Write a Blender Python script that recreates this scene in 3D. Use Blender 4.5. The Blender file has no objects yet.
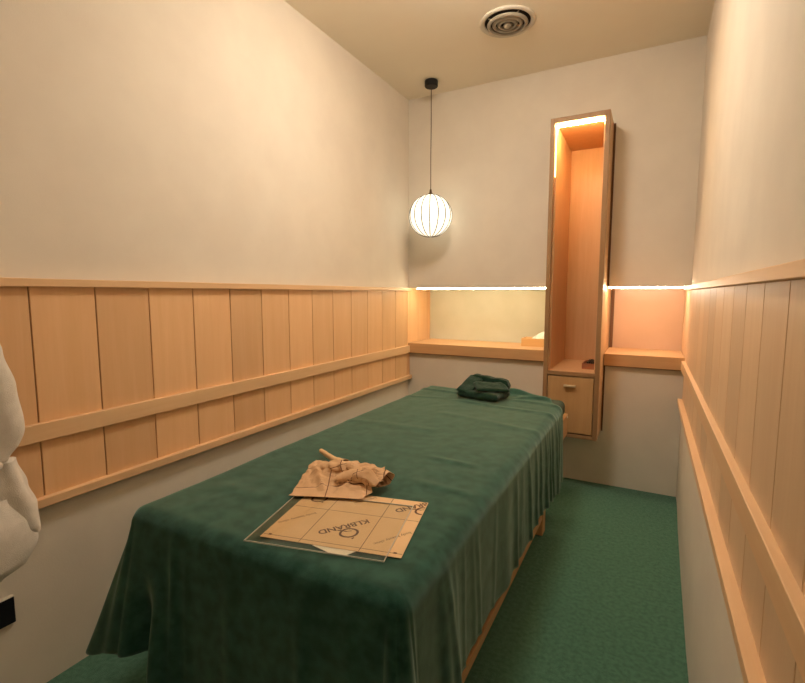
import bpy, bmesh, math, random
from mathutils import Vector, Matrix, noise
sc = bpy.context.scene
COL = sc.collection
PI = math.pi
random.seed(7)

# ------------------------------------------------------------------ measures
XL, XR = -1.655, 0.197          # faces of the side panelling
YB, YN = 3.242, 3.62            # back wall face, back of the niche
YF = -0.55                      # wall behind the camera
ZC = 2.69
SH0, SH1 = 0.795, 0.872         # shelf slab
ZN = 1.296                      # soffit of the niche
CX0, CX1, CY0, CZ0, CZ1 = -0.578, -0.250, 2.98, 0.362, 2.29   # lit cabinet

# ------------------------------------------------------------------ materials
def mat(name, col, rough=.6, spec=.3, metal=0, sheen=0, emit=None, es=0):
    m = bpy.data.materials.new(name); m.use_nodes = True
    b = m.node_tree.nodes['Principled BSDF']
    b.inputs['Base Color'].default_value = (*col, 1)
    b.inputs['Roughness'].default_value = rough
    b.inputs['Specular IOR Level'].default_value = spec
    b.inputs['Metallic'].default_value = metal
    b.inputs['Sheen Weight'].default_value = sheen
    if emit:
        b.inputs['Emission Color'].default_value = (*emit, 1)
        b.inputs['Emission Strength'].default_value = es
    return m

def N(m, t, **kw):
    n = m.node_tree.nodes.new(t)
    for k, v in kw.items():
        if k in n.inputs: n.inputs[k].default_value = v
        else: setattr(n, k, v)
    return n

def noisy(name, c1, c2, scale=8, rough=.7, spec=.2, bump=.0, bscale=200, sheen=0, stretch=(1, 1, 1), detail=4, bdist=.002, lo=.35, hi=.65):
    m = mat(name, c1, rough, spec, sheen=sheen); L = m.node_tree.links
    b = m.node_tree.nodes['Principled BSDF']
    tc = N(m, 'ShaderNodeTexCoord'); mp = N(m, 'ShaderNodeMapping'); mp.inputs['Scale'].default_value = stretch
    L.new(tc.outputs['Object'], mp.inputs['Vector'])
    nz = N(m, 'ShaderNodeTexNoise', Scale=scale, Detail=detail); L.new(mp.outputs[0], nz.inputs['Vector'])
    r = N(m, 'ShaderNodeValToRGB'); r.color_ramp.elements[0].color = (*c1, 1); r.color_ramp.elements[1].color = (*c2, 1)
    r.color_ramp.elements[0].position = lo; r.color_ramp.elements[1].position = hi
    L.new(nz.outputs['Fac'], r.inputs['Fac']); L.new(r.outputs['Color'], b.inputs['Base Color'])
    if bump:
        n2 = N(m, 'ShaderNodeTexNoise', Scale=bscale, Detail=3); L.new(tc.outputs['Object'], n2.inputs['Vector'])
        bp = N(m, 'ShaderNodeBump', Strength=bump, Distance=bdist)
        L.new(n2.outputs['Fac'], bp.inputs['Height']); L.new(bp.outputs[0], b.inputs['Normal'])
    return m

def wood(name, c1, c2, grain='Z', pitch=None, off=0, rough=.45, amt=1.0):
    """fine straight grain along one axis; with a pitch (along Y) every board gets its own tone"""
    m = mat(name, c1, rough, .35); L = m.node_tree.links; b = m.node_tree.nodes['Principled BSDF']
    tc = N(m, 'ShaderNodeTexCoord'); sp = N(m, 'ShaderNodeSeparateXYZ'); L.new(tc.outputs['Object'], sp.inputs[0])
    vec = tc.outputs['Object']; fl = None
    if pitch:
        a = N(m, 'ShaderNodeMath', operation='SUBTRACT'); a.inputs[1].default_value = off; L.new(sp.outputs['Y'], a.inputs[0])
        d = N(m, 'ShaderNodeMath', operation='DIVIDE'); d.inputs[1].default_value = pitch; L.new(a.outputs[0], d.inputs[0])
        f = N(m, 'ShaderNodeMath', operation='FLOOR'); L.new(d.outputs[0], f.inputs[0]); fl = f
        mu = N(m, 'ShaderNodeMath', operation='MULTIPLY'); mu.inputs[1].default_value = 3.17; L.new(f.outputs[0], mu.inputs[0])
        ad = N(m, 'ShaderNodeVectorMath', operation='ADD'); L.new(vec, ad.inputs[0]); L.new(mu.outputs[0], ad.inputs[1]); vec = ad.outputs[0]
    mp = N(m, 'ShaderNodeMapping'); s = {'X': (1, 16, 16), 'Y': (16, 1, 16), 'Z': (16, 16, 1)}[grain]
    mp.inputs['Scale'].default_value = s; L.new(vec, mp.inputs['Vector'])
    n1 = N(m, 'ShaderNodeTexNoise', Scale=1.6, Detail=6, Distortion=.6); L.new(mp.outputs[0], n1.inputs['Vector'])
    n2 = N(m, 'ShaderNodeTexNoise', Scale=9.0, Detail=3); L.new(mp.outputs[0], n2.inputs['Vector'])
    mx = N(m, 'ShaderNodeMath', operation='MULTIPLY_ADD'); mx.inputs[1].default_value = .45; L.new(n2.outputs['Fac'], mx.inputs[0]); L.new(n1.outputs['Fac'], mx.inputs[2])
    r = N(m, 'ShaderNodeValToRGB'); r.color_ramp.elements[0].position = .5; r.color_ramp.elements[1].position = .95
    cm = tuple(c1[i] + (c2[i] - c1[i]) * amt * .75 for i in range(3))
    r.color_ramp.elements[0].color = (*c1, 1); r.color_ramp.elements[1].color = (*cm, 1)
    L.new(mx.outputs[0], r.inputs['Fac']); out = r.outputs['Color']
    if fl:
        wn = N(m, 'ShaderNodeTexWhiteNoise', noise_dimensions='1D'); L.new(fl.outputs[0], wn.inputs['W'])
        mr = N(m, 'ShaderNodeMapRange'); mr.inputs['To Min'].default_value = .88; mr.inputs['To Max'].default_value = 1.08
        L.new(wn.outputs['Value'], mr.inputs['Value'])
        vm = N(m, 'ShaderNodeVectorMath', operation='SCALE'); L.new(out, vm.inputs[0]); L.new(mr.outputs[0], vm.inputs['Scale']); out = vm.outputs[0]
    L.new(out, b.inputs['Base Color'])
    return m

M = {}
M['plaster'] = noisy('wallpaper', (.73, .655, .55), (.77, .695, .585), 5, .85, .15, bump=.25, bscale=260)
M['ceil'] = noisy('ceiling_paint', (.86, .775, .63), (.88, .80, .65), 3, .9, .1)
M['niche'] = noisy('niche_paper', (.60, .575, .45), (.64, .61, .49), 5, .8, .2, bump=.15, bscale=260)
M['peach'] = noisy('niche_back_peach', (.60, .40, .27), (.64, .43, .30), 4, .3, .4)  # right niche back gets its own peach base colour, smoother than the left
M['panel'] = wood('panel_wood', (.79, .47, .235), (.85, .53, .285), 'Z', .1907, .718)
M['panel_r'] = wood('panel_wood_right', (.73, .50, .30), (.80, .57, .36), 'Z', .1907, 1.147)
M['rail'] = wood('rail_wood', (.74, .47, .25), (.80, .54, .31), 'Y')
M['shelf'] = wood('shelf_wood', (.58, .34, .16), (.66, .41, .21), 'X')
M['cab'] = wood('cabinet_frame_wood', (.30, .165, .075), (.37, .215, .10), 'Z', rough=.5)
M['cab_side'] = wood('cabinet_side_wood', (.58, .35, .17), (.66, .42, .22), 'Z')
M['cab_in'] = wood('cabinet_lining_wood', (.62, .37, .19), (.70, .45, .25), 'Z')
M['door'] = wood('cabinet_door_wood', (.48, .28, .12), (.56, .34, .16), 'Z')
M['gap'] = mat('gap_shadow_brown', (.16, .075, .035), .7)  # brown stand-in for the shade in the gap beside the cabinet
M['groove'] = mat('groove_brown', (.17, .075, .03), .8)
M['carpet'] = noisy('carpet', (.060, .165, .105), (.095, .235, .155), 60, .95, .05, bump=.9, bscale=420, bdist=.006, sheen=.15, detail=6)
M['sheet'] = noisy('green_velour', (.012, .052, .038), (.030, .096, .074), 26, .9, .05, bump=.35, bscale=500, sheen=.55, detail=7)
M['sheet'].node_tree.nodes['Principled BSDF'].inputs['Sheen Tint'].default_value = (.66, .88, .76, 1)
M['sheet'].node_tree.nodes['Principled BSDF'].inputs['Sheen Roughness'].default_value = .45
M['towel'] = noisy('dark_green_terry', (.008, .032, .018), (.016, .050, .030), 60, .95, .05, bump=1, bscale=500, sheen=.25)
M['mattress'] = noisy('dark_green_upholstery', (.040, .065, .045), (.05, .08, .055), 20, .6, .3)
M['tablewood'] = wood('pine', (.52, .30, .13), (.60, .38, .18), 'Y')
M['tablewoodz'] = wood('pine_upright', (.52, .30, .13), (.60, .38, .18), 'Z')
M['black'] = mat('black_plastic', (.010, .009, .008), .5, .3)
M['blue_black'] = mat('blue_black_plastic', (.006, .006, .010), .45, .4)
M['cord'] = mat('brown_cord', (.10, .055, .025), .7)
M['rib'] = mat('grey_wire', (.20, .19, .16), .6)
M['shade'] = mat('paper_shade', (.85, .83, .72), .7, emit=(1.0, .93, .74), es=1.35)
M['white'] = mat('white_enamel', (.66, .60, .49), .5)
M['slat'] = mat('vent_slat', (.36, .31, .235), .5)
M['hole'] = mat('vent_dark', (.02, .016, .012), .9)
M['kraft'] = noisy('kraft_paper', (.74, .49, .26), (.78, .53, .29), 12, .75, .2)
M['ink'] = mat('brown_ink', (.13, .06, .03), .7)
M['robe'] = noisy('cream_terry', (.70, .64, .56), (.78, .72, .64), 30, .95, .05, bump=.6, bscale=420, sheen=.3, bdist=.003)
M['tissue'] = mat('white_tissue', (.85, .82, .72), .9)
M['boxwood'] = wood('box_wood', (.66, .38, .15), (.74, .46, .2), 'X')
M['redbox'] = wood('red_brown_wood', (.36, .13, .06), (.44, .18, .08), 'X')
M['paper'] = mat('white_paper', (.85, .78, .62), .7)
M['brass'] = mat('pale_metal', (.80, .66, .46), .35, metal=.7)
M['led_y'] = mat('led_yellow', (1, .8, .4), emit=(1.0, .86, .56), es=62)
M['led_w'] = mat('led_warm', (1, .85, .6), emit=(1.0, .79, .56), es=105)
M['led_c'] = mat('led_amber', (1, .7, .3), emit=(1.0, .60, .24), es=380)
M['led_d'] = mat('led_amber_dim', (1, .7, .3), emit=(1.0, .66, .32), es=5)
M['lamp'] = mat('added_lamp_glow', (1, .9, .75), emit=(1.0, .89, .76), es=43)

def crumple_material():
    m = noisy('printed_kraft', (.62, .38, .20), (.68, .43, .24), 12, .75, .2)
    L = m.node_tree.links; b = m.node_tree.nodes['Principled BSDF']
    tc = N(m, 'ShaderNodeTexCoord'); mp = N(m, 'ShaderNodeMapping'); mp.inputs['Rotation'].default_value = (0, 0, -.5)
    mp.inputs['Location'].default_value = (.02, .03, 0)
    L.new(tc.outputs['UV'], mp.inputs['Vector'])
    br = N(m, 'ShaderNodeTexBrick', offset=0.0); br.inputs['Scale'].default_value = 1
    br.inputs['Brick Width'].default_value = .12; br.inputs['Row Height'].default_value = .10; br.inputs['Mortar Size'].default_value = .0014
    br.inputs['Color1'].default_value = (1, 1, 1, 1); br.inputs['Color2'].default_value = (1, 1, 1, 1); br.inputs['Mortar'].default_value = (.22, .16, .12, 1)
    L.new(mp.outputs[0], br.inputs['Vector'])
    src = b.inputs['Base Color'].links[0].from_socket
    mul = N(m, 'ShaderNodeMix', data_type='RGBA', blend_type='MULTIPLY'); mul.inputs[0].default_value = 1
    L.new(src, mul.inputs[6]); L.new(br.outputs['Color'], mul.inputs[7]); L.new(mul.outputs[2], b.inputs['Base Color'])
    return m
M['crumple'] = crumple_material()

def acrylic_material():
    m = bpy.data.materials.new('clear_acrylic'); m.use_nodes = True; nt = m.node_tree; nt.nodes.clear()
    o = nt.nodes.new('ShaderNodeOutputMaterial'); mx = nt.nodes.new('ShaderNodeMixShader'); tr = nt.nodes.new('ShaderNodeBsdfTransparent')
    gl = nt.nodes.new('ShaderNodeBsdfGlossy'); fr0 = nt.nodes.new('ShaderNodeFresnel'); ge = nt.nodes.new('ShaderNodeNewGeometry'); sb = nt.nodes.new('ShaderNodeMath'); sb.operation = 'SUBTRACT'; sb.inputs[0].default_value = 1; fr = nt.nodes.new('ShaderNodeMath'); fr.operation = 'MULTIPLY'
    tr.inputs[0].default_value = (.95, .95, .93, 1); gl.inputs['Roughness'].default_value = .05; fr0.inputs['IOR'].default_value = 1.45
    nt.links.new(ge.outputs['Backfacing'], sb.inputs[1]); nt.links.new(sb.outputs[0], fr.inputs[1]); nt.links.new(fr0.outputs[0], fr.inputs[0])
    nt.links.new(fr.outputs[0], mx.inputs[0]); nt.links.new(tr.outputs[0], mx.inputs[1]); nt.links.new(gl.outputs[0], mx.inputs[2]); nt.links.new(mx.outputs[0], o.inputs[0])
    return m
M['acrylic'] = acrylic_material()
def edge_material():
    return mat('frosted_edge', (.55, .52, .44), .4, .5)
M['edge'] = edge_material()

# ------------------------------------------------------------------ mesh helpers
def bm_new(): return bmesh.new()
def add_box(bm, x0, x1, y0, y1, z0, z1, bev=0, seg=2):
    r = bmesh.ops.create_cube(bm, size=1)['verts']
    bmesh.ops.scale(bm, vec=(x1-x0, y1-y0, z1-z0), verts=r)
    bmesh.ops.translate(bm, vec=((x0+x1)/2, (y0+y1)/2, (z0+z1)/2), verts=r)
    if bev:
        es = list({e for v in r for e in v.link_edges})
        bmesh.ops.bevel(bm, geom=es, offset=bev, segments=seg, profile=.5, affect='EDGES')
def add_lathe(bm, prof, n=48, c=(0, 0, 0)):
    rings = []
    for r, z in prof:
        if r < 1e-6: rings.append([bm.verts.new((c[0], c[1], c[2]+z))])
        else: rings.append([bm.verts.new((c[0]+r*math.cos(2*PI*i/n), c[1]+r*math.sin(2*PI*i/n), c[2]+z)) for i in range(n)])
    for a, b in zip(rings, rings[1:]):
        for i in range(n):
            j = (i+1) % n
            q = [a[i % len(a)], a[j % len(a)], b[j % len(b)], b[i % len(b)]]
            u = []
            for v in q:
                if v not in u: u.append(v)
            if len(u) > 2:
                try: bm.faces.new(u)
                except ValueError: pass
def add_tube(bm, pts, rad, n=10, cap=True, fn=None):
    pts = [Vector(p) for p in pts]; rings = []
    for i, p in enumerate(pts):
        t = (pts[min(i+1, len(pts)-1)] - pts[max(i-1, 0)]).normalized()
        up = Vector((0, 0, 1)) if abs(t.z) < .9 else Vector((1, 0, 0))
        s = t.cross(up).normalized(); u = s.cross(t)
        r = rad[i] if isinstance(rad, (list, tuple)) else rad
        ring = []
        for k in range(n):
            a = 2*PI*k/n; q = r if fn is None else r*fn(i, k)
            ring.append(bm.verts.new(p + s*math.cos(a)*q + u*math.sin(a)*q))
        rings.append(ring)
    for a, b in zip(rings, rings[1:]):
        for k in range(n): bm.faces.new((a[k], a[(k+1) % n], b[(k+1) % n], b[k]))
    if cap: bm.faces.new(rings[0]); bm.faces.new(rings[-1])
def obj(name, bm, m, parent=None, smooth=False, recalc=True):
    if recalc: bmesh.ops.recalc_face_normals(bm, faces=bm.faces)
    me = bpy.data.meshes.new(name); bm.to_mesh(me); bm.free()
    if smooth:
        for p in me.polygons: p.use_smooth = True
    me.materials.append(M[m]); o = bpy.data.objects.new(name, me); COL.objects.link(o)
    if parent: o.parent = parent
    return o
def thing(name, label, cat, loc=(0, 0, 0), rz=0, group=None):
    o = bpy.data.objects.new(name, None); COL.objects.link(o); o.location = loc; o.rotation_euler = (0, 0, rz)
    o.empty_display_size = .1; o['label'] = label; o['category'] = cat
    if group: o['group'] = group
    return o
def tag(o, label, cat, group=None):
    o['label'] = label; o['category'] = cat
    if group: o['group'] = group
    return o
def struct(name, bm, m, parent=None, label=None, smooth=False):
    o = obj(name, bm, m, parent, smooth); o['kind'] = 'structure'
    if not parent:
        o['label'] = label; o['category'] = name.split('_')[0]
    return o
def box_obj(name, m, parent, *a, bev=0, seg=2):
    bm = bm_new(); add_box(bm, *a, bev=bev, seg=seg); return obj(name, bm, m, parent)

# ------------------------------------------------------------------ the room
bm = bm_new(); add_box(bm, XL-.2, XR+.2, YF-.1, YN+.2, -.1, 0); struct('floor', bm, 'carpet', label='dark green short pile carpet covering the floor of the treatment room')
bm = bm_new(); add_box(bm, XL-.2, XR+.2, YF-.1, YN+.2, ZC, ZC+.1); struct('ceiling', bm, 'ceil', label='plain cream painted ceiling above the massage table')
bm = bm_new(); add_box(bm, XL-.2, XL-.012, YF-.1, YN+.2, 0, ZC); struct('wall_left', bm, 'plaster', label='beige papered wall on the left above and below the wood panelling')
# right wall: its papered foot bellies a little into the room
bm = bm_new()
add_box(bm, XR+.012, XR+.2, YF-.1, YN+.2, .60, ZC)
ys = [YF-.1, .6, 1.2, 1.8, 2.3, 2.8, 3.1, YN+.2]
foot = [.172, .170, .166, .168, .176, .186, .195, .197]
top = [.185, .185, .185, .185, .187, .190, .195, .197]
va = [bm.verts.new((f, y, 0)) for f, y in zip(foot, ys)]
vb = [bm.verts.new((f, y, .60)) for f, y in zip(top, ys)]
vc = [bm.verts.new((XR+.2, y, .60)) for y in ys]; vd = [bm.verts.new((XR+.2, y, 0)) for y in ys]
for i in range(len(ys)-1):
    for p, q in ((va, vb), (vb, vc), (vc, vd), (vd, va)): bm.faces.new((p[i], p[i+1], q[i+1], q[i]))
bm.faces.new((va[0], vb[0], vc[0], vd[0])); bm.faces.new((va[-1], vb[-1], vc[-1], vd[-1]))
struct('wall_right', bm, 'plaster', label='beige papered wall on the right above and below the wood panelling')
bm = bm_new(); add_box(bm, XL-.012, XR+.012, YF-.1, YF, 0, ZC); struct('wall_front', bm, 'plaster', label='beige papered wall at the near end of the room')
# back wall with two niches and the slot for the cabinet
bm = bm_new(); x0, x1, yb = XL-.012, XR+.012, YN+.1
add_box(bm, x0, CX0-.003, YB, yb, 0, SH0); add_box(bm, CX1+.003, x1, YB, yb, 0, SH0)
add_box(bm, x0, CX0-.003, YB, yb, ZN, ZC); add_box(bm, CX1+.003, x1, YB, yb, ZN, ZC)
add_box(bm, CX0-.003, CX1+.003, YB, yb, 0, CZ0-.003); add_box(bm, CX0-.003, CX1+.003, YB, yb, CZ1+.003, ZC)
struct('wall_back', bm, 'plaster', label='beige papered back wall around the lit niches and the tall cabinet')
bm = bm_new(); add_box(bm, XL-.012, CX1+.003, YN, yb, SH0, ZN); struct('wall_niche', bm, 'niche', label='pale cream back of the lit niche to the left of the cabinet')
bm = bm_new(); add_box(bm, CX1+.003, XR+.012, YN, yb, SH0, ZN); struct('wall_niche_right', bm, 'peach', label='peach coloured smooth back of the lit niche to the right of the cabinet')

# panelling on the side walls
def boards(xa, xb, ya, yb, z0, z1, off, pitch=.1907, gap=.0035):
    bm = bm_new(); k = math.floor((ya-off)/pitch); y = off+k*pitch
    while y < yb:
        a, b = max(ya, y+gap/2), min(yb, y+pitch-gap/2)
        if b-a > .01: add_box(bm, xa, xb, a, b, z0, z1, bev=.0012, seg=1)
        y += pitch
    return bm
n = 0
for side, xw, sgn, off, pm in (('left', XL, 1, .718, 'panel'), ('right', XR, -1, 1.147, 'panel_r')):
    y1 = YN
    a, b = sorted((xw-sgn*.008, xw)); g0, g1 = sorted((xw-sgn*.012, xw-sgn*.007))
    # panelling stops above the lower trim; inside the niche only between shelf and soffit
    for (ya, yb_, z0, z1) in ((YF, YB, .60, 1.275), (YB, YN, SH1, 1.275)):
        n += 1
        bm = boards(a, b, ya, yb_, z0, z1, off)
        o = struct('trim_%d' % n, bm, pm, label='vertical maple boards panelling the %s wall %s' % (side, 'below the cap rail' if ya < 1 else 'inside the lit niche'))
        bm = bm_new(); add_box(bm, g0, g1, ya, yb_, z0, z1); q = obj('backing', bm, 'groove', o); q['kind'] = 'structure'
    for nm, z0, z1, pr, ye in (('narrow maple cap rail along the top of the %s panelling', 1.272, 1.297, .020, YB-.001),
                               ('wide flat maple rail across the %s panelling', .797, .853, .018, YB-.033),
                               ('narrow maple trim along the foot of the %s panelling', .590, .618, .026 if side == 'right' else .022, YB-.001)):
        n += 1; a2, b2 = sorted((xw-sgn*.012, xw+sgn*pr))
        if z0 < .7: a2, b2 = sorted((xw-sgn*.012, xw+sgn*pr))
        bm = bm_new(); add_box(bm, a2, b2, YF, ye, z0, z1, bev=.002)
        struct('trim_%d' % n, bm, 'rail', label=nm % side)
    if True:   # cap continuing into the niche
        n += 1; a2, b2 = sorted((xw-sgn*.012, xw+sgn*.002))
        bm = bm_new(); add_box(bm, a2, b2, YB, YN, 1.275, ZN); struct('trim_%d' % n, bm, 'rail', label='end of the maple cap rail on the %s inside the niche' % side)
# dark strip painted for the shadow in the gap right beside the cabinet
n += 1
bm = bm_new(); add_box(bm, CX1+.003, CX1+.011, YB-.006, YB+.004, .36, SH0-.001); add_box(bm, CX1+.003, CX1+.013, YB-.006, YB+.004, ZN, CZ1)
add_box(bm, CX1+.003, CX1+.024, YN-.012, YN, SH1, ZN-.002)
struct('trim_%d' % n, bm, 'gap', label='dark brown strip painted as the shadow gap on the wall right beside the cabinet')

# shelves of the niches
for xa, xb, lab in ((XL, CX0-.003, 'long maple shelf in the lit niche left of the cabinet'), (CX1+.003, XR, 'short maple shelf in the lit niche right of the cabinet')):
    t = thing('shelf', lab, 'shelf', ((xa+xb)/2, YB, SH0), group='niche shelves')
    w = (xb-xa)/2-.0005
    box_obj('board', 'shelf', t, -w, w, -.032, YN-YB-.001, .0005, SH1-SH0, bev=.002)
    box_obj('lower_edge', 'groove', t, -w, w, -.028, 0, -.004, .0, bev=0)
# led lines along the front of the soffit
for xa, xb, mm, lab in ((XL+.06, CX0-.012, 'led_y', 'long glowing warm LED strip above the left niche'), (CX1+.012, XR-.012, 'led_w', 'short glowing warm LED strip above the right niche')):
    t = thing('led_strip', lab, 'light strip', ((xa+xb)/2, YB+.012, ZN), group='niche LED strips')
    w = (xb-xa)/2
    box_obj('diffuser', mm, t, -w, w, -.007, .007, -.011, -.002, bev=.002)
    box_obj('channel', 'white', t, -w-.003, w+.003, -.009, .009, -.002, -.0002)

# ------------------------------------------------------------------ tall cabinet
cab = thing('display_cabinet', 'tall narrow wooden wall cabinet with lit open compartment and small door below', 'cabinet', ((CX0+CX1)/2, CY0, CZ0))
W2 = (CX1-CX0)/2; Hc = CZ1-CZ0; Dp = 3.60-CY0
# front frame stands a touch proud; wood sides run back into the wall
bm = bm_new()
fw = .026
add_box(bm, -W2, -W2+fw, 0, .022, 0, Hc, bev=.002); add_box(bm, W2-fw, W2, 0, .022, 0, Hc, bev=.002)
add_box(bm, -W2+fw, W2-fw, 0, .022, Hc-.030, Hc, bev=.002); add_box(bm, -W2+fw, W2-fw, 0, .022, 0, .022, bev=.002)
add_box(bm, -W2+fw, W2-fw, .004, .022, .757-CZ0-.008, .772-CZ0, bev=.001)
obj('front_frame', bm, 'cab', cab)
box_obj('side_panel', 'cab_side', cab, -W2, -W2+.016, .022, Dp, 0, Hc)
box_obj('side_panel', 'cab_side', cab, W2-.016, W2, .022, Dp, 0, Hc)
box_obj('top_panel', 'cab_side', cab, -W2+.016, W2-.016, .022, Dp, Hc-.016, Hc)
box_obj('bottom_panel', 'cab_side', cab, -W2+.016, W2-.016, .022, Dp, 0, .016)
box_obj('back_panel', 'cab_in', cab, -W2+.016, W2-.016, Dp-.012, Dp, .016, Hc-.016)
bm = bm_new(); zi = .772-CZ0
add_box(bm, -W2+.016, -W2+.034, .036, Dp-.012, zi, Hc-.016); add_box(bm, W2-.034, W2-.016, .036, Dp-.012, zi, Hc-.016)
add_box(bm, -W2+.034, W2-.034, .036, Dp-.012, Hc-.034, Hc-.016)
obj('lining', bm, 'cab_in', cab)
box_obj('inner_shelf', 'cab_in', cab, -W2+.016, W2-.016, .022, Dp-.012, zi-.016, zi)
bm = bm_new()   # the strip of light behind the front frame
zt = Hc-.034
add_box(bm, -W2+.036, W2-.036, .026, .036, zt-.012, zt-.004, bev=.001)
obj('led_strip', bm, 'led_c', cab)
bm = bm_new(); add_box(bm, -W2+.027, -W2+.033, .024, .034, zt-.30, zt-.012, bev=.001); obj('led_strip', bm, 'led_d', cab)
dz0, dz1 = .392-CZ0, .742-CZ0
door = box_obj('door', 'door', cab, -W2+fw+.003, W2-fw-.004, .005, .022, dz0, dz1, bev=.0015)
h = bm_new(); hx = -.414-(CX0+CX1)/2
add_box(h, hx-.036, hx+.034, -.020, .0, .688-CZ0-.006, .688-CZ0+.006, bev=.002)
add_box(h, hx-.030, hx-.022, -.002, .006, .682-CZ0, .694-CZ0); add_box(h, hx+.020, hx+.028, -.002, .006, .682-CZ0, .694-CZ0)
hd = obj('handle', h, 'brass', door)

# little box inside the cabinet
t = thing('small_box', 'small red-brown wooden box with dark contents on the floor of the tall cabinet', 'box', (-.315, 3.24, .7725))
bm = bm_new()
add_box(bm, -.055, .042, -.09, -.082, 0, .036); add_box(bm, -.055, .042, .082, .09, 0, .036)
add_box(bm, -.055, -.047, -.082, .082, 0, .036); add_box(bm, .034, .042, -.082, .082, 0, .036); add_box(bm, -.047, .034, -.082, .082, 0, .006)
obj('case', bm, 'redbox', t)
bm = bm_new()
for i in range(5): add_box(bm, -.030+i*.0125, -.019+i*.0125, -.075, .07, .006, .044+.003*(i % 2), bev=.002)
obj('contents', bm, 'black', t)

# tissue box on the left shelf
t = thing('tissue_box', 'low pale wooden tissue box on the left niche shelf beside the cabinet', 'tissue box', (-.705, 3.46, SH1+.0005))
bm = bm_new(); w, d, hh = .115, .065, .058
add_box(bm, -w, w, -d, -d+.009, 0, hh, bev=.001); add_box(bm, -w, w, d-.009, d, 0, hh, bev=.001)
add_box(bm, -w, -w+.009, -d+.009, d-.009, 0, hh, bev=.001); add_box(bm, w-.009, w, -d+.009, d-.009, 0, hh, bev=.001); add_box(bm, -w+.009, w-.009, -d+.009, d-.009, 0, .008)
obj('case', bm, 'boxwood', t)
box_obj('lid', 'boxwood', t, -w+.012, w-.012, -d+.012, d-.012, hh-.014, hh-.006, bev=.001)
bm = bm_new(); rows = []
for j in range(9):
    v = j/8; row = []
    for i in range(25):
        a = 2*PI*i/24; r = (.062*(1-v)**.7+.006)*(1+.22*math.sin(5*a+v*3)*(.3+v))
        row.append(bm.verts.new((.01+r*math.cos(a)+.03*v, .45*r*math.sin(a), hh-.008+.055*v+.004*math.sin(7*a)*v)))
    rows.append(row)
for a, b in zip(rows, rows[1:]):
    for i in range(24): bm.faces.new((a[i], a[i+1], b[i+1], b[i]))
obj('tissue', bm, 'tissue', t, True)

# ------------------------------------------------------------------ ceiling: pendant, vent, unseen added lamp
PX, PY = -1.386, 3.03
t = thing('pendant_lamp', 'round white ribbed paper lantern hanging from the ceiling on a thin cord', 'lamp', (PX, PY, ZC))
bm = bm_new(); add_lathe(bm, [(0, 0), (.042, 0), (.045, -.004), (.045, -.036), (.041, -.041), (0, -.041)], 40); obj('ceiling_cup', bm, 'black', t, False)
zc, R = 1.792-ZC, .148
bm = bm_new(); add_tube(bm, [(0, 0, -.040), (.001, 0, -.3), (-.001, .001, -.5), (0, 0, zc+R*.97+.03)], .0028, 8); obj('cord', bm, 'cord', t, True)
bm = bm_new(); add_lathe(bm, [(0, .035), (.006, .035), (.009, .012), (.020, .004), (.022, -.004), (0, -.004)], 24, (0, 0, zc+R*.985)); obj('cord_grip', bm, 'cord', t)
bm = bm_new(); nr = 16; rings = []
for j in range(33):
    ph = .10+(PI-.20)*j/32; row = []
    for i in range(nr*8):
        a = 2*PI*i/(nr*8); k = abs(((i % 8)/8)-.5)*2      # 1 on a rib, 0 between: paper sags inwards between ribs
        r = R*(1-.030*(1-k*k)*math.sin(ph))
        row.append(bm.verts.new((r*math.sin(ph)*math.cos(a), r*math.sin(ph)*math.sin(a), zc+R*.98*math.cos(ph))))
    rings.append(row)
for a, b in zip(rings, rings[1:]):
    m_ = len(a)
    for i in range(m_): bm.faces.new((a[i], a[(i+1) % m_], b[(i+1) % m_], b[i]))
bm.faces.new(rings[0]); bm.faces.new(rings[-1])
shade = obj('lamp_shade', bm, 'shade', t, True)
for i in range(nr):
    a = 2*PI*i/nr; bm = bm_new()
    add_tube(bm, [((R+.0006)*math.sin(p)*math.cos(a), (R+.0006)*math.sin(p)*math.sin(a), zc+R*.98*math.cos(p)) for p in [.10+(PI-.20)*j/24 for j in range(25)]], .0034, 6)
    obj('rib', bm, 'rib', shade, True)
bm = bm_new(); add_lathe(bm, [(.016, .002), (.019, 0), (.016, -.002), (.013, 0), (.016, .002)], 24, (0, 0, zc-R*.975)); obj('bottom_ring', bm, 'rib', shade)

t = thing('ceiling_vent', 'round white ceiling air vent with concentric rings above the table', 'vent', (-.742, 2.590, ZC))
bm = bm_new(); add_lathe(bm, [(.122, .0), (.146, .0), (.148, -.003), (.142, -.009), (.130, -.012), (.121, -.006), (.120, 0)], 64); obj('rim', bm, 'white', t, True)
bm = bm_new(); add_lathe(bm, [(0, -.0015), (.119, -.0015), (.119, -.0005), (0, -.0005)], 48); obj('duct', bm, 'hole', t)
for r in (.092, .066, .040):
    bm = bm_new(); add_lathe(bm, [(r, -.004), (r+.014, -.012), (r+.015, -.014), (r+.001, -.024), (r-.003, -.022), (r-.002, -.006), (r, -.004)], 56); obj('ring', bm, 'slat', t, True)
bm = bm_new(); add_lathe(bm, [(0, -.006), (.014, -.008), (.022, -.020), (.019, -.026), (0, -.027)], 40); obj('centre_disc', bm, 'slat', t, True)
bm = bm_new()
for k in range(4):
    a = PI/4+k*PI/2; c, s = math.cos(a), math.sin(a)
    add_tube(bm, [(.012*c, .012*s, -.008), (.113*c, .113*s, -.006)], .0035, 6)
obj('bracket', bm, 'slat', t)

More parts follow.
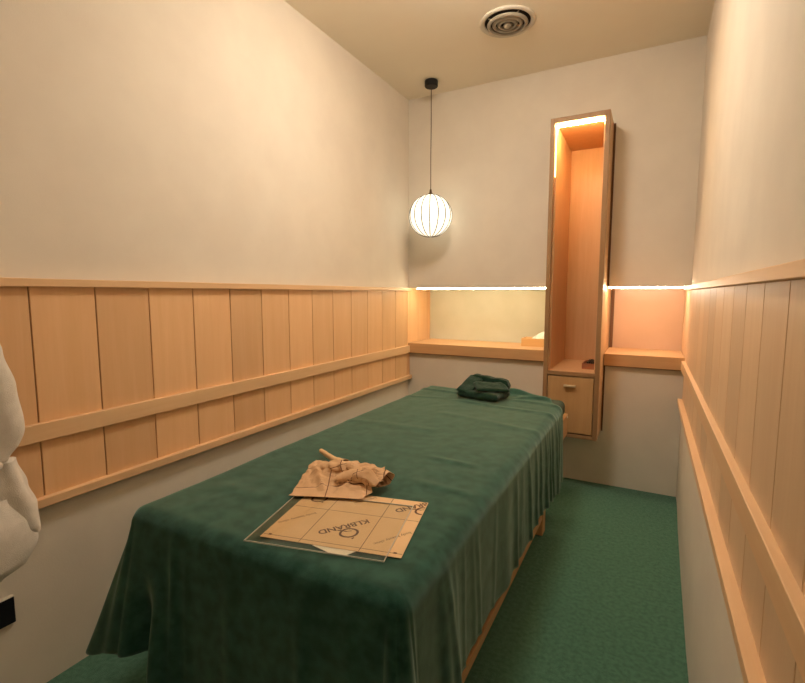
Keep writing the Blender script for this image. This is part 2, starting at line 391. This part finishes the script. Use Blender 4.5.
t = thing('unseen_ceiling_lamp', 'unseen wide round opal bowl lamp added on the ceiling over the table to light the room', 'lamp', (-.68, 1.74, ZC))  # out of view; bowl shape and position set for the spread of room light
bm = bm_new(); add_lathe(bm, [(0, 0), (.095, 0), (.10, -.004), (.10, -.020), (.09, -.026), (0, -.026)], 64); obj('base', bm, 'white', t)
bm = bm_new(); add_lathe(bm, [(.08, -.0265), (.17, -.030)]+[(.195*math.cos(a), -.052-.092*math.sin(a)) for a in [-.2+(PI/2+.2)*k/18 for k in range(18)]]+[(0, -.144)], 64); obj('lamp_shade', bm, 'lamp', t, True)

# ------------------------------------------------------------------ massage table
TX0, TX1, TY0, TY1, TZ = -1.280, -.405, .760, 2.785, .640
tcx = (TX0+TX1)/2
T = thing('massage_table', 'low pine massage table with dark green mattress under the green sheet', 'massage table', (tcx, (TY0+TY1)/2, 0))
def tb(name, m, x0, x1, y0, y1, z0, z1, bev=.003, seg=2, par=None):
    cy = (TY0+TY1)/2
    return box_obj(name, m, par or T, x0-tcx, x1-tcx, y0-cy, y1-cy, z0, z1, bev=bev, seg=seg)
tb('mattress', 'mattress', TX0, TX1, TY0, TY1, .548, TZ, bev=.034, seg=5)
tb('side_rail', 'tablewood', TX1-.020, TX1+.006, TY0+.01, TY1+.055, .425, .547)
tb('side_rail', 'tablewood', TX0-.004, TX0+.022, TY0+.01, TY1+.055, .425, .547)
tb('end_rail', 'tablewood', TX0+.023, TX1-.021, TY0+.01, TY0+.034, .425, .547)
tb('end_rail', 'tablewood', TX0+.023, TX1-.021, TY1+.02, TY1+.05, .425, .547)
for x in (TX1-.093, TX0+.035):
    for y in (TY0+.11, 2.372):
        tb('leg', 'tablewoodz', x, x+.060, y, y+.070, 0.0005, .4245)
for x in (TX1-.060, TX0+.045):
    tb('stretcher', 'tablewood', x, x+.024, TY0+.05, 2.440, .085, .122)
bm = bm_new(); add_lathe(bm, [(0, 0), (.006, 0), (.006, .004), (0, .006)], 16); k_ = obj('screw_cap', bm, 'paper', T); k_.rotation_euler = (0, PI/2, 0); k_.location = (TX1+.006-tcx, 2.80-(TY0+TY1)/2, .535)

# ------------------------------------------------------------------ sheet
def smooth01(x): x = max(0, min(1, x)); return x*x*(3-2*x)
SX0, SX1, SY0, SZ = TX0-.010, TX1+.011, TY0-.012, TZ+.006
RR = .044
def ye(x):
    return 2.772 + .010*math.sin(x*13) - .19*smooth01((x+.52)/.10)
ridges = [ # (y at left, y at right, height, width, x-range)
    (2.66, 2.56, .007, .020, -1.3, -.39), (2.60, 2.70, .008, .016, -.86, -.39), (2.52, 2.36, .006, .022, -1.0, -.39),
    (2.745, 2.67, .010, .016, -.9, -.42), (2.44, 2.47, .004, .022, -1.28, -.75), (2.20, 2.05, .004, .030, -.95, -.39), (1.62, 1.50, .004, .018, -.72, -.5),
    (1.80, 1.92, .003, .03, -1.28, -.8), (1.34, 1.30, .003, .02, -.66, -.42), (.98, 1.02, .003, .03, -1.2, -.95)]
def top_z(x, y):
    z = 0.0
    for ya, yb_, h_, w_, xa, xb in ridges:
        u = (x-SX0)/(SX1-SX0); yy = ya+(yb_-ya)*u + .012*math.sin(9*x+ya*7)
        g = math.exp(-((y-yy)/w_)**2)*h_
        g *= smooth01((x-xa)/.08+.2)*smooth01((xb-x)/.08+.2)
        z += g
    z += .0035*(noise.noise(Vector((x*5, y*3, 1.3)))+.4) + .0014*noise.noise(Vector((x*16, y*11, 4.)))
    z += .036*math.exp(-((x+.70)/.11)**2)*smooth01((y-2.70)/.07)      # bunched hem at the head end
    g_ = smooth01((.20-abs(x+.835))/.05)*smooth01((.15-abs(y-2.575))/.04); z = z*(1-g_)+.003*g_
    # flat where the papers lie
    f = smooth01((.30-abs(x+.70))/.06)*smooth01((.27-abs(y-1.0))/.06)
    z = z*(1-f)+.002*f
    return z
bumps = []
rnd = random.Random(11)
def fold_at(side, s, v):
    f = 0
    for (sd, c, w_, a_, sl) in bumps:
        if sd != side: continue
        d = (s-(c+sl*v))/w_
        if abs(d) < 3: f += a_*math.exp(-d*d)
    return f
for side, lo, hi, cnt in (('R', .80, 2.60, 24), ('L', .80, 2.7, 14), ('F', -1.25, -.42, 9)):
    for i in range(cnt):
        bumps.append((side, rnd.uniform(lo, hi), rnd.uniform(.009, .024), rnd.uniform(.002, .008), rnd.uniform(-.03, .05)))
    for i in range(cnt//4):
        bumps.append((side, rnd.uniform(lo, hi), rnd.uniform(.05, .09), rnd.uniform(.006, .012), rnd.uniform(-.03, .05)))
# far right: a dense bundle of pleats near the head end
for c in (2.50, 2.44, 2.385, 2.30, 2.22, 2.13, 2.03, 1.93, 1.80): bumps.append(('R', c, .013, .012, .02))

bm = bm_new(); NX, NY = 84, 190
grid = [[None]*(NY+1) for _ in range(NX+1)]
for i in range(NX+1):
    x = (SX0+RR)+(SX1-SX0-2*RR)*i/NX
    for j in range(NY+1):
        y = (SY0+RR)+(ye(x)-SY0-RR)*j/NY
        grid[i][j] = bm.verts.new((x, y, SZ+top_z(x, y)))
for i in range(NX):
    for j in range(NY): bm.faces.new((grid[i][j], grid[i+1][j], grid[i+1][j+1], grid[i][j+1]))
cols = []                                   # (base vertex, normal angle, side, s, drop length, flare)
def gauss(x, c, w): return math.exp(-((x-c)/w)**2)
def Lleft(y): return .36
def Lright(y): return .338+.006*math.sin(y*9)-.03*gauss(y, .95, .3)+.05*smooth01((y-2.2)/.3)
def Lfront(x): return .345+.075*smooth01((x+1.14)/.06)-.06*smooth01((x+.6)/.2)
for j in range(NY, 0, -1):
    v = grid[0][j]; y = v.co.y; cols.append((v, PI, 'L', y, Lleft(y), .02+.16*smooth01((1.15-y)/.45)))
K = 28
for k in range(K+1):
    th = PI+PI/2*k/K; e = k/K; pk = math.exp(-((e-.45)/.20)**2)
    L_ = Lleft(SY0)*(1-e)+Lfront(SX0)*e
    cols.append((grid[0][0], th, 'CL', e, L_+.058*pk, .18*(1-e)+.20*e+.20*pk))
for i in range(1, NX):
    v = grid[i][0]; x = v.co.x; cols.append((v, 1.5*PI, 'F', x, Lfront(x), .06+.14*smooth01((-1.08-x)/.12)))
for k in range(K+1):
    th = 1.5*PI+PI/2*k/K; e = k/K
    cols.append((grid[NX][0], th, 'CR', e, Lfront(SX1)*(1-e)+Lright(SY0)*e, .05+.14*math.sin(PI*e)))
for j in range(1, NY+1):
    v = grid[NX][j]; y = v.co.y; cols.append((v, 0, 'R', y, Lright(y), .055-.05*smooth01((y-.8)/.6)))
NV = 44; prev = None
for (bv, th, side, s, L_, fl) in cols:
    nrm = Vector((math.cos(th), math.sin(th), 0)); col_ = [bv]; b = bv.co
    for k in range(1, NV+1):
        d = (RR*PI/2+L_)*k/NV
        if d < RR*PI/2:
            a = d/RR; out = RR*math.sin(a); dz = RR*(1-math.cos(a))
        else:
            dd = d-RR*PI/2; out = RR+fl*dd; dz = RR+dd*math.sqrt(max(.05, 1-fl*fl))
        v_ = smooth01(d/(.16))*(.35+.65*k/NV)
        f = 0
        if side in 'LRF': f = fold_at(side, s, k/NV)*v_
        if side == 'F': f += (-.060*gauss(s, -1.175, .030)+.035*gauss(s, -1.105, .032))*smooth01((k/NV-.35)/.6)
        if side == 'CL': f = .020*math.sin(s*PI*3)*v_*math.sin(PI*s)
        if side == 'CR': f = .018*abs(math.sin(s*PI*2.5))*v_*math.sin(PI*s)
        p = Vector((b.x, b.y, b.z))+nrm*(out+f)
        p.z -= dz
        p.x += .004*noise.noise(Vector((p.x*6, p.y*6, p.z*6)))*v_ if side != 'R' else abs(.006*noise.noise(Vector((p.x*6, p.y*6, p.z*6))))*v_
        col_.append(bm.verts.new(p))
    if prev:
        for k in range(NV):
            q = [prev[k], prev[k+1], col_[k+1], col_[k]]; u = []
            for w_ in q:
                if w_ not in u: u.append(w_)
            bm.faces.new(u)
    prev = col_
sheet = obj('sheet', bm, 'sheet', None, True)
tag(sheet, 'dark green velour sheet draped over the massage table to near the floor', 'sheet')
so = sheet.modifiers.new('thickness', 'SOLIDIFY'); so.thickness = .003; so.offset = -1

# ------------------------------------------------------------------ folded towel at the head end
t = thing('folded_towel', 'dark green towel folded into a small twisted bundle at the far end of the table', 'towel', (-.835, 2.575, SZ+.005), rz=-.16)
def slab(bm, cx, cy, w, d, z0, h, rz=0, tilt=(0, 0), seed=0, nx=22, ny=18, sag=.006, r=.45):
    # closed soft layered slab with rounded rim
    rows = []; ca, sa = math.cos(rz), math.sin(rz)
    def pt(u, v, top):
        # superellipse outline
        x = u*w/2; y = v*d/2
        e = (max(0, 1-abs(u)**9)*max(0, 1-abs(v)**9))**.33
        nz = noise.noise(Vector((x*22+seed, y*22, seed)))
        z = z0+h*.5+(h*.5*e+sag*nz*e)*(1 if top else -1)
        z += tilt[0]*x+tilt[1]*y
        x += .006*noise.noise(Vector((y*18, seed, 3))); y += .006*noise.noise(Vector((x*18, seed, 7)))
        return (cx+x*ca-y*sa, cy+x*sa+y*ca, z)
    A = [[bm.verts.new(pt(-1+2*i/nx, -1+2*j/ny, True)) for j in range(ny+1)] for i in range(nx+1)]
    B = [[A[i][j] if i in (0, nx) or j in (0, ny) else bm.verts.new(pt(-1+2*i/nx, -1+2*j/ny, False)) for j in range(ny+1)] for i in range(nx+1)]
    for i in range(nx):
        for j in range(ny):
            bm.faces.new((A[i][j], A[i+1][j], A[i+1][j+1], A[i][j+1]))
            try: bm.faces.new((B[i][j+1], B[i+1][j+1], B[i+1][j], B[i][j]))
            except ValueError: pass
bm = bm_new(); slab(bm, 0, 0, .258, .185, 0, .046, seed=1); obj('base_fold', bm, 'towel', t, True)
bm = bm_new(); slab(bm, -.082, -.004, .092, .165, .060, .018, rz=-.05, tilt=(-.15, .42), seed=2); obj('left_flap', bm, 'towel', t, True)
bm = bm_new(); slab(bm, .056, -.010, .190, .085, .060, .020, rz=.72, tilt=(-.05, .34), seed=3); obj('right_flap', bm, 'towel', t, True)
bm = bm_new(); slab(bm, .004, .080, .245, .042, .040, .072, rz=.02, tilt=(-.07, 0), seed=5); obj('rear_roll', bm, 'towel', t, True)

# ------------------------------------------------------------------ printed kraft sheet, acrylic plate, slip, crumpled bag
PZ = SZ+.0055
ang = math.atan2(.079, .355)
def sheetpt(u, v): 
    c, s = math.cos(ang), math.sin(ang); return (-.829+u*c-v*s, .807+u*s+v*c)
kp = thing('kraft_sheet', 'flat brown kraft paper sheet printed with logos under the acrylic plate', 'paper', (-.829, .807, PZ), rz=ang)
KW, KH = .364, .293
bm = bm_new(); add_box(bm, 0, KW, 0, KH, 0, .0006); obj('paper', bm, 'kraft', kp)
ZI = .0007
def line(bm, x0, y0, x1, y1, w, z=0):
    d = Vector((x1-x0, y1-y0)); nn = Vector((-d.y, d.x)).normalized()*w/2
    vs = [bm.verts.new((p[0], p[1], z)) for p in ((x0+nn.x, y0+nn.y), (x0-nn.x, y0-nn.y), (x1-nn.x, y1-nn.y), (x1+nn.x, y1+nn.y))]
    bm.faces.new(vs)
def clip(bm):
    for co, no in (((0.002, 0, 0), (-1, 0, 0)), ((KW-.002, 0, 0), (1, 0, 0)), ((0, .002, 0), (0, -1, 0)), ((0, KH-.002, 0), (0, 1, 0))):
        bmesh.ops.bisect_plane(bm, geom=bm.verts[:]+bm.edges[:]+bm.faces[:], plane_co=co, plane_no=no, clear_outer=True)
def text_into(bm, s, size, cx, cy, rot, bold=0, sx=1):
    cu = bpy.data.curves.new('t', 'FONT'); cu.body = s; cu.size = size; cu.align_x = 'CENTER'; cu.align_y = 'CENTER'; cu.offset = bold; cu.resolution_u = 4
    o = bpy.data.objects.new('t', cu); me = bpy.data.meshes.new_from_object(o)
    me.transform(Matrix.Translation((cx, cy, 0)) @ Matrix.Rotation(rot, 4, 'Z') @ Matrix.Diagonal((sx, 1, 1, 1)))
    bm.from_mesh(me); bpy.data.objects.remove(o); bpy.data.curves.remove(cu); bpy.data.meshes.remove(me)
bm = bm_new()
for x in (.105, .260): line(bm, x, .002, x, KH-.002, .0017)
for y in (.015, .177): line(bm, .002, y, KW-.002, y, .0017)
for x in (.019, .345):
    line(bm, x-.004, .0165, x+.004, .0165, .0065)
for v in bm.verts: v.co.z += ZI
obj('printed_line', bm, 'ink', kp, recalc=False)
RT = math.atan2(-.093, -.104)
def logo(cx, cy):
    bm = bm_new(); u = Vector((math.cos(RT), math.sin(RT))); w = Vector((-u.y, u.x))
    # ring of the Q, a shade pointed, with its tail and crossed stem
    n_ = 40; ro, ri = [], []
    c = Vector((cx, cy))+w*.0
    for i in range(n_):
        a = 2*PI*i/n_; k = 1+.10*abs(math.cos(a))**6
        d = u*math.cos(a)*k+w*math.sin(a)*k
        p = c+d*.0235; q = c+d*.0175
        ro.append(bm.verts.new((p.x, p.y, 0))); ri.append(bm.verts.new((q.x, q.y, 0)))
    for i in range(n_): bm.faces.new((ro[i], ro[(i+1) % n_], ri[(i+1) % n_], ri[i]))
    a, b = c+u*.004-w*.010, c+u*.022-w*.026; line(bm, a.x, a.y, b.x, b.y, .0045)
    a, b = c-u*.010-w*.006, c+u*.006-w*.010; line(bm, a.x, a.y, b.x, b.y, .003)
    a, b = c-u*.003+w*.027, c+u*.004+w*.031; line(bm, a.x, a.y, b.x, b.y, .004)
    tc_ = c-w*.036
    text_into(bm, 'KLBRAND', .030, tc_.x, tc_.y, RT, .0007, 1.02)
    clip(bm)
    for v in bm.verts: v.co.z = ZI
    o = obj('logo', bm, 'ink', kp, recalc=False)
def caption(cx, cy):
    bm = bm_new(); text_into(bm, 'body beauty clinic', .0145, cx, cy, math.atan2(.08, .076)+PI, 0, 1.0); clip(bm)
    for v in bm.verts: v.co.z = ZI
    obj('caption', bm, 'ink', kp, recalc=False)
logo(.207, .074); logo(.050, .236); logo(.362, .238)
caption(.044, .112); caption(.321, .079); caption(.195, .272)

ap = thing('acrylic_plate', 'clear acrylic plate lying over the printed kraft sheet on the green table', 'plate', (*sheetpt(-.024, -.032), PZ+.0012), rz=ang+.012)
AW, AH = .356, .283
bm = bm_new(); add_box(bm, .0016, AW-.0016, .0016, AH-.0016, 0, .0030); obj('pane', bm, 'acrylic', ap)
bm = bm_new()
for a in ((0, AW, 0, .0015), (0, AW, AH-.0015, AH), (0, .0015, .0015, AH-.0015), (AW-.0015, AW, .0015, AH-.0015)): add_box(bm, *a, 0, .0030)
obj('polished_edge', bm, 'edge', ap)
bm = bm_new(); z = PZ-.001; vs = [bm.verts.new((x, y, zz)) for zz in (PZ-.0012, PZ-.0006) for x, y in (sheetpt(.143, -.001), sheetpt(.196, -.021), sheetpt(.236, -.022), sheetpt(.256, .004), sheetpt(.20, .03))]
bm.faces.new(vs[:5]); bm.faces.new(vs[5:])
for i in range(5): bm.faces.new((vs[i], vs[(i+1) % 5], vs[5+(i+1) % 5], vs[5+i]))
tag(obj('paper_slip', bm, 'paper'), 'small white paper slip peeking out below the kraft sheet', 'paper')

# crumpled bag: a flattish lower flap, a crushed rolled body with an open mouth, a twisted tail
cb = thing('crumpled_bag', 'crumpled brown kraft paper bag lying on the acrylic plate', 'paper bag', (-.84, 1.14, PZ+.0045))
def crease(x, y, sc_, seed):
    d, _ = noise.voronoi(Vector((x*sc_, y*sc_, seed)))
    return min(1, (d[1]-d[0])*1.4)
def uvgrid(bm, rows):
    uv = bm.loops.layers.uv.verify()
    for i in range(len(rows)-1):
        for j in range(len(rows[0])-1):
            f = bm.faces.new((rows[i][j][0], rows[i+1][j][0], rows[i+1][j+1][0], rows[i][j+1][0]))
            for l, q in zip(f.loops, (rows[i][j], rows[i+1][j], rows[i+1][j+1], rows[i][j+1])): l[uv].uv = q[1]
def loc(x, y): return x+.84, y-1.14
A_, B_, C_, D_ = loc(-.915, 1.008), loc(-.705, 1.090), loc(-.735, 1.265), loc(-.985, 1.225)
bm = bm_new(); rows = []
for i in range(41):
    u = i/40; r_ = []
    for j in range(37):
        v = j/36
        x = (A_[0]*(1-u)+B_[0]*u)*(1-v)+(D_[0]*(1-u)+C_[0]*u)*v
        y = (A_[1]*(1-u)+B_[1]*u)*(1-v)+(D_[1]*(1-u)+C_[1]*u)*v
        h_ = .004+.034*smooth01((v-.15)/.6)*(.55+.45*crease(x, y, 16, 2))+.010*crease(x, y, 30, 5)*smooth01(v*2.5)
        h_ += .012*math.exp(-((u-.55-.3*v)/.05)**2)*smooth01(v*2)+.01*math.exp(-((u+v*.6-.52)/.05)**2)*smooth01(v*2.5)
        x += .012*(noise.noise(Vector((v*6, u*3, 3))))*smooth01(abs(u-.5)*2); y += .010*noise.noise(Vector((u*7, v*2, 9)))*v
        r_.append((bm.verts.new((x, y, h_)), (x, y)))
    rows.append(r_)
uvgrid(bm, rows)
fl = obj('lower_flap', bm, 'crumple', cb, recalc=True)
s_ = fl.modifiers.new('t', 'SOLIDIFY'); s_.thickness = .0008
def crushed(name, pts, rad, n, seed, flat=.6, amp=.35, mth='crumple', zmin=.002):
    bm = bm_new(); pts = [Vector(p) for p in pts]; P = []
    m_ = 30
    for i in range(m_+1):
        f = i/m_*(len(pts)-1); k = min(int(f), len(pts)-2); tt = f-k
        r = rad[k]*(1-tt)+rad[k+1]*tt; P.append((pts[k].lerp(pts[k+1], tt), r))
    rows = []
    for i, (p, r) in enumerate(P):
        t_ = (P[min(i+1, m_)][0]-P[max(i-1, 0)][0]).normalized(); s = t_.cross(Vector((0, 0, 1))).normalized(); u = s.cross(t_)
        row = []
        for k in range(n+1):
            a = 2*PI*(k % n)/n
            q = p+s*math.cos(a)*r+u*math.sin(a)*r*flat
            c_ = crease(q.x+q.z, q.y-q.z, 26, seed)
            q = p+(q-p)*(1-amp+amp*1.3*c_)
            q.z = max(q.z, zmin)
            row.append((bm.verts.new(q), (i*.008, k*.006)))
        rows.append(row)
    uvgrid(bm, rows); bmesh.ops.remove_doubles(bm, verts=bm.verts, dist=1e-6)
    o = obj(name, bm, mth, cb); s__ = o.modifiers.new('t', 'SOLIDIFY'); s__.thickness = .0008
    return o
def L3(x, y, z): a, b = loc(x, y); return (a, b, z)
crushed('crushed_body', [L3(-.965, 1.165, .020), L3(-.90, 1.20, .030), L3(-.83, 1.205, .036), L3(-.76, 1.205, .036), L3(-.685, 1.195, .030)], [.010, .036, .044, .042, .044], 26, 3, flat=.62)
crushed('folded_mouth', [L3(-.83, 1.13, .026), L3(-.79, 1.165, .034), L3(-.735, 1.175, .034), L3(-.69, 1.16, .026)], [.022, .034, .036, .020], 20, 6, flat=.7)
crushed('twisted_tail', [L3(-1.062, 1.352, .011), L3(-1.0, 1.315, .014), L3(-.94, 1.275, .020), L3(-.87, 1.235, .034)], [.0095, .0105, .012, .016], 14, 9, flat=1.0, amp=.15, mth='kraft')

# ------------------------------------------------------------------ bathrobe on the left wall
rb = thing('bathrobe', 'cream terry bathrobe hanging on the left wall at the edge of the picture', 'bathrobe', (-1.57, .475, .47))
def lerpt(tab, z):
    for (z0, a), (z1, b) in zip(tab, tab[1:]):
        if z0 <= z <= z1: return a+(b-a)*smooth01((z-z0)/(z1-z0))
    return tab[-1][1] if z > tab[-1][0] else tab[0][1]
def loft(bm, tabw, tabd, tabc, z0, z1, seed, cx=0, folds=7, amp=.10, nz=70, n=72):
    rings = []
    for i in range(nz+1):
        z = z0+(z1-z0)*i/nz; w = lerpt(tabw, z); d = lerpt(tabd, z); c = lerpt(tabc, z); ring = []
        for k in range(n):
            a = 2*PI*k/n
            f = 1+amp*math.sin(folds*a+z*4+seed)+.08*noise.noise(Vector((math.cos(a)*1.5+seed, math.sin(a)*1.5, z*7)))
            ring.append(bm.verts.new((cx+max(-.07, d*f*math.cos(a)), c+w*f*math.sin(a), z-.47)))
        rings.append(ring)
    for a, b in zip(rings, rings[1:]):
        for k in range(n): bm.faces.new((a[k], a[(k+1) % n], b[(k+1) % n], b[k]))
    bm.faces.new(rings[0]); bm.faces.new(rings[-1])
bm = bm_new()
loft(bm, [(.49, .085), (.52, .105), (.60, .125), (.70, .125), (.79, .11), (.9, .125), (1.1, .105), (1.3, .06), (1.55, .03)],
     [(.49, .045), (.6, .06), (.79, .05), (1.0, .055), (1.3, .04), (1.55, .02)], [(.49, 0), (1.55, 0)], .49, 1.55, 0, folds=5)
obj('robe_body', bm, 'robe', rb, True)
bm = bm_new()
loft(bm, [(.80, .030), (.84, .046), (.95, .052), (1.10, .050), (1.2, .045), (1.4, .03)], [(.80, .03), (.9, .045), (1.1, .045), (1.4, .03)],
     [(.80, .078), (.88, .103), (1.0, .090), (1.1, .066), (1.2, .03), (1.4, -.02)], .80, 1.40, 2, cx=.035, folds=3, amp=.05)
obj('sleeve', bm, 'robe', rb, True)
bm = bm_new()
loft(bm, [(.545, .012), (.575, .040), (.65, .052), (.72, .045), (.80, .030)], [(.545, .012), (.6, .036), (.7, .04), (.80, .03)],
     [(.545, .150), (.575, .135), (.65, .118), (.72, .105), (.80, .098)], .545, .80, 4, cx=.034, folds=4, amp=.10)
obj('skirt_fold', bm, 'robe', rb, True)
bm = bm_new()
loft(bm, [(.475, .05), (.50, .10), (.56, .115), (.62, .10), (.70, .06)], [(.475, .025), (.52, .05), (.6, .055), (.70, .03)],
     [(.475, .02), (.55, .035), (.70, .05)], .475, .70, 6, cx=.045, folds=4, amp=.05)
obj('gathered_hem', bm, 'robe', rb, True)
bm = bm_new(); ring = []
pts = [(.02+.062*math.cos(a), -.005+.100*math.sin(a), .785-.47+.012*math.sin(a*2)) for a in [2*PI*i/36 for i in range(37)]]
add_tube(bm, pts, [.015+.003*math.sin(i*1.7) for i in range(37)], 12, cap=False); obj('belt', bm, 'robe', rb, True)
hk = thing('wall_hook', 'small metal hook on the left wall holding the bathrobe', 'hook', (XL-.012, .475, 1.57))
bm = bm_new(); add_box(bm, 0.0005, .008, -.02, .02, -.03, .03, bev=.002); obj('plate', bm, 'brass', hk)
bm = bm_new(); add_tube(bm, [(.006, 0, 0), (.05, 0, -.02), (.085, 0, -.035), (.11, 0, -.02), (.115, 0, .01)], .006, 10); obj('arm', bm, 'brass', hk, True)

wp = thing('wall_plate', 'black rectangular plate low on the left wall below the bathrobe', 'wall plate', (XL-.0118, .53, .303))
bm = bm_new(); add_box(bm, 0, .012, -.09, .088, -.042, .040, bev=.002); obj('cover', bm, 'blue_black', wp)
bm = bm_new(); add_box(bm, 0, .014, -.09, .088, .040, .043, bev=.0008); obj('upper_edge', bm, 'white', wp)

# ------------------------------------------------------------------ lights
def area(name, loc_, size, power, col, rot=(0, 0, 0), sy=None, spread=None):
    l = bpy.data.lights.new(name, 'AREA'); l.energy = power; l.color = col; l.size = size
    if sy: l.shape = 'RECTANGLE'; l.size_y = sy
    else: l.shape = 'DISK'
    if spread: l.spread = spread
    o = bpy.data.objects.new(name, l); COL.objects.link(o); o.location = loc_; o.rotation_euler = rot; return o
WARM = (1.0, .80, .58)
w = bpy.data.worlds.new('World'); sc.world = w; w.use_nodes = True
w.node_tree.nodes['Background'].inputs['Color'].default_value = (.5, .42, .33, 1); w.node_tree.nodes['Background'].inputs['Strength'].default_value = .05

# ------------------------------------------------------------------ camera
f = 466.0
cd = bpy.data.cameras.new('camera'); cd.sensor_width = 36; cd.sensor_fit = 'HORIZONTAL'; cd.lens = f/805*36; cd.clip_start = .02
cam = bpy.data.objects.new('camera', cd); COL.objects.link(cam); cam.location = (0, 0, 1.25)
pitch = math.atan(47.5/f); yaw = math.atan(248.5/math.hypot(f, 47.5))
cam.rotation_euler = (PI/2-pitch, 0, yaw); sc.camera = cam
sc.view_settings.view_transform = 'Standard'; sc.view_settings.look = 'None'; sc.view_settings.gamma = 1; sc.view_settings.use_curve_mapping = False
sc.view_settings.exposure = 0.02
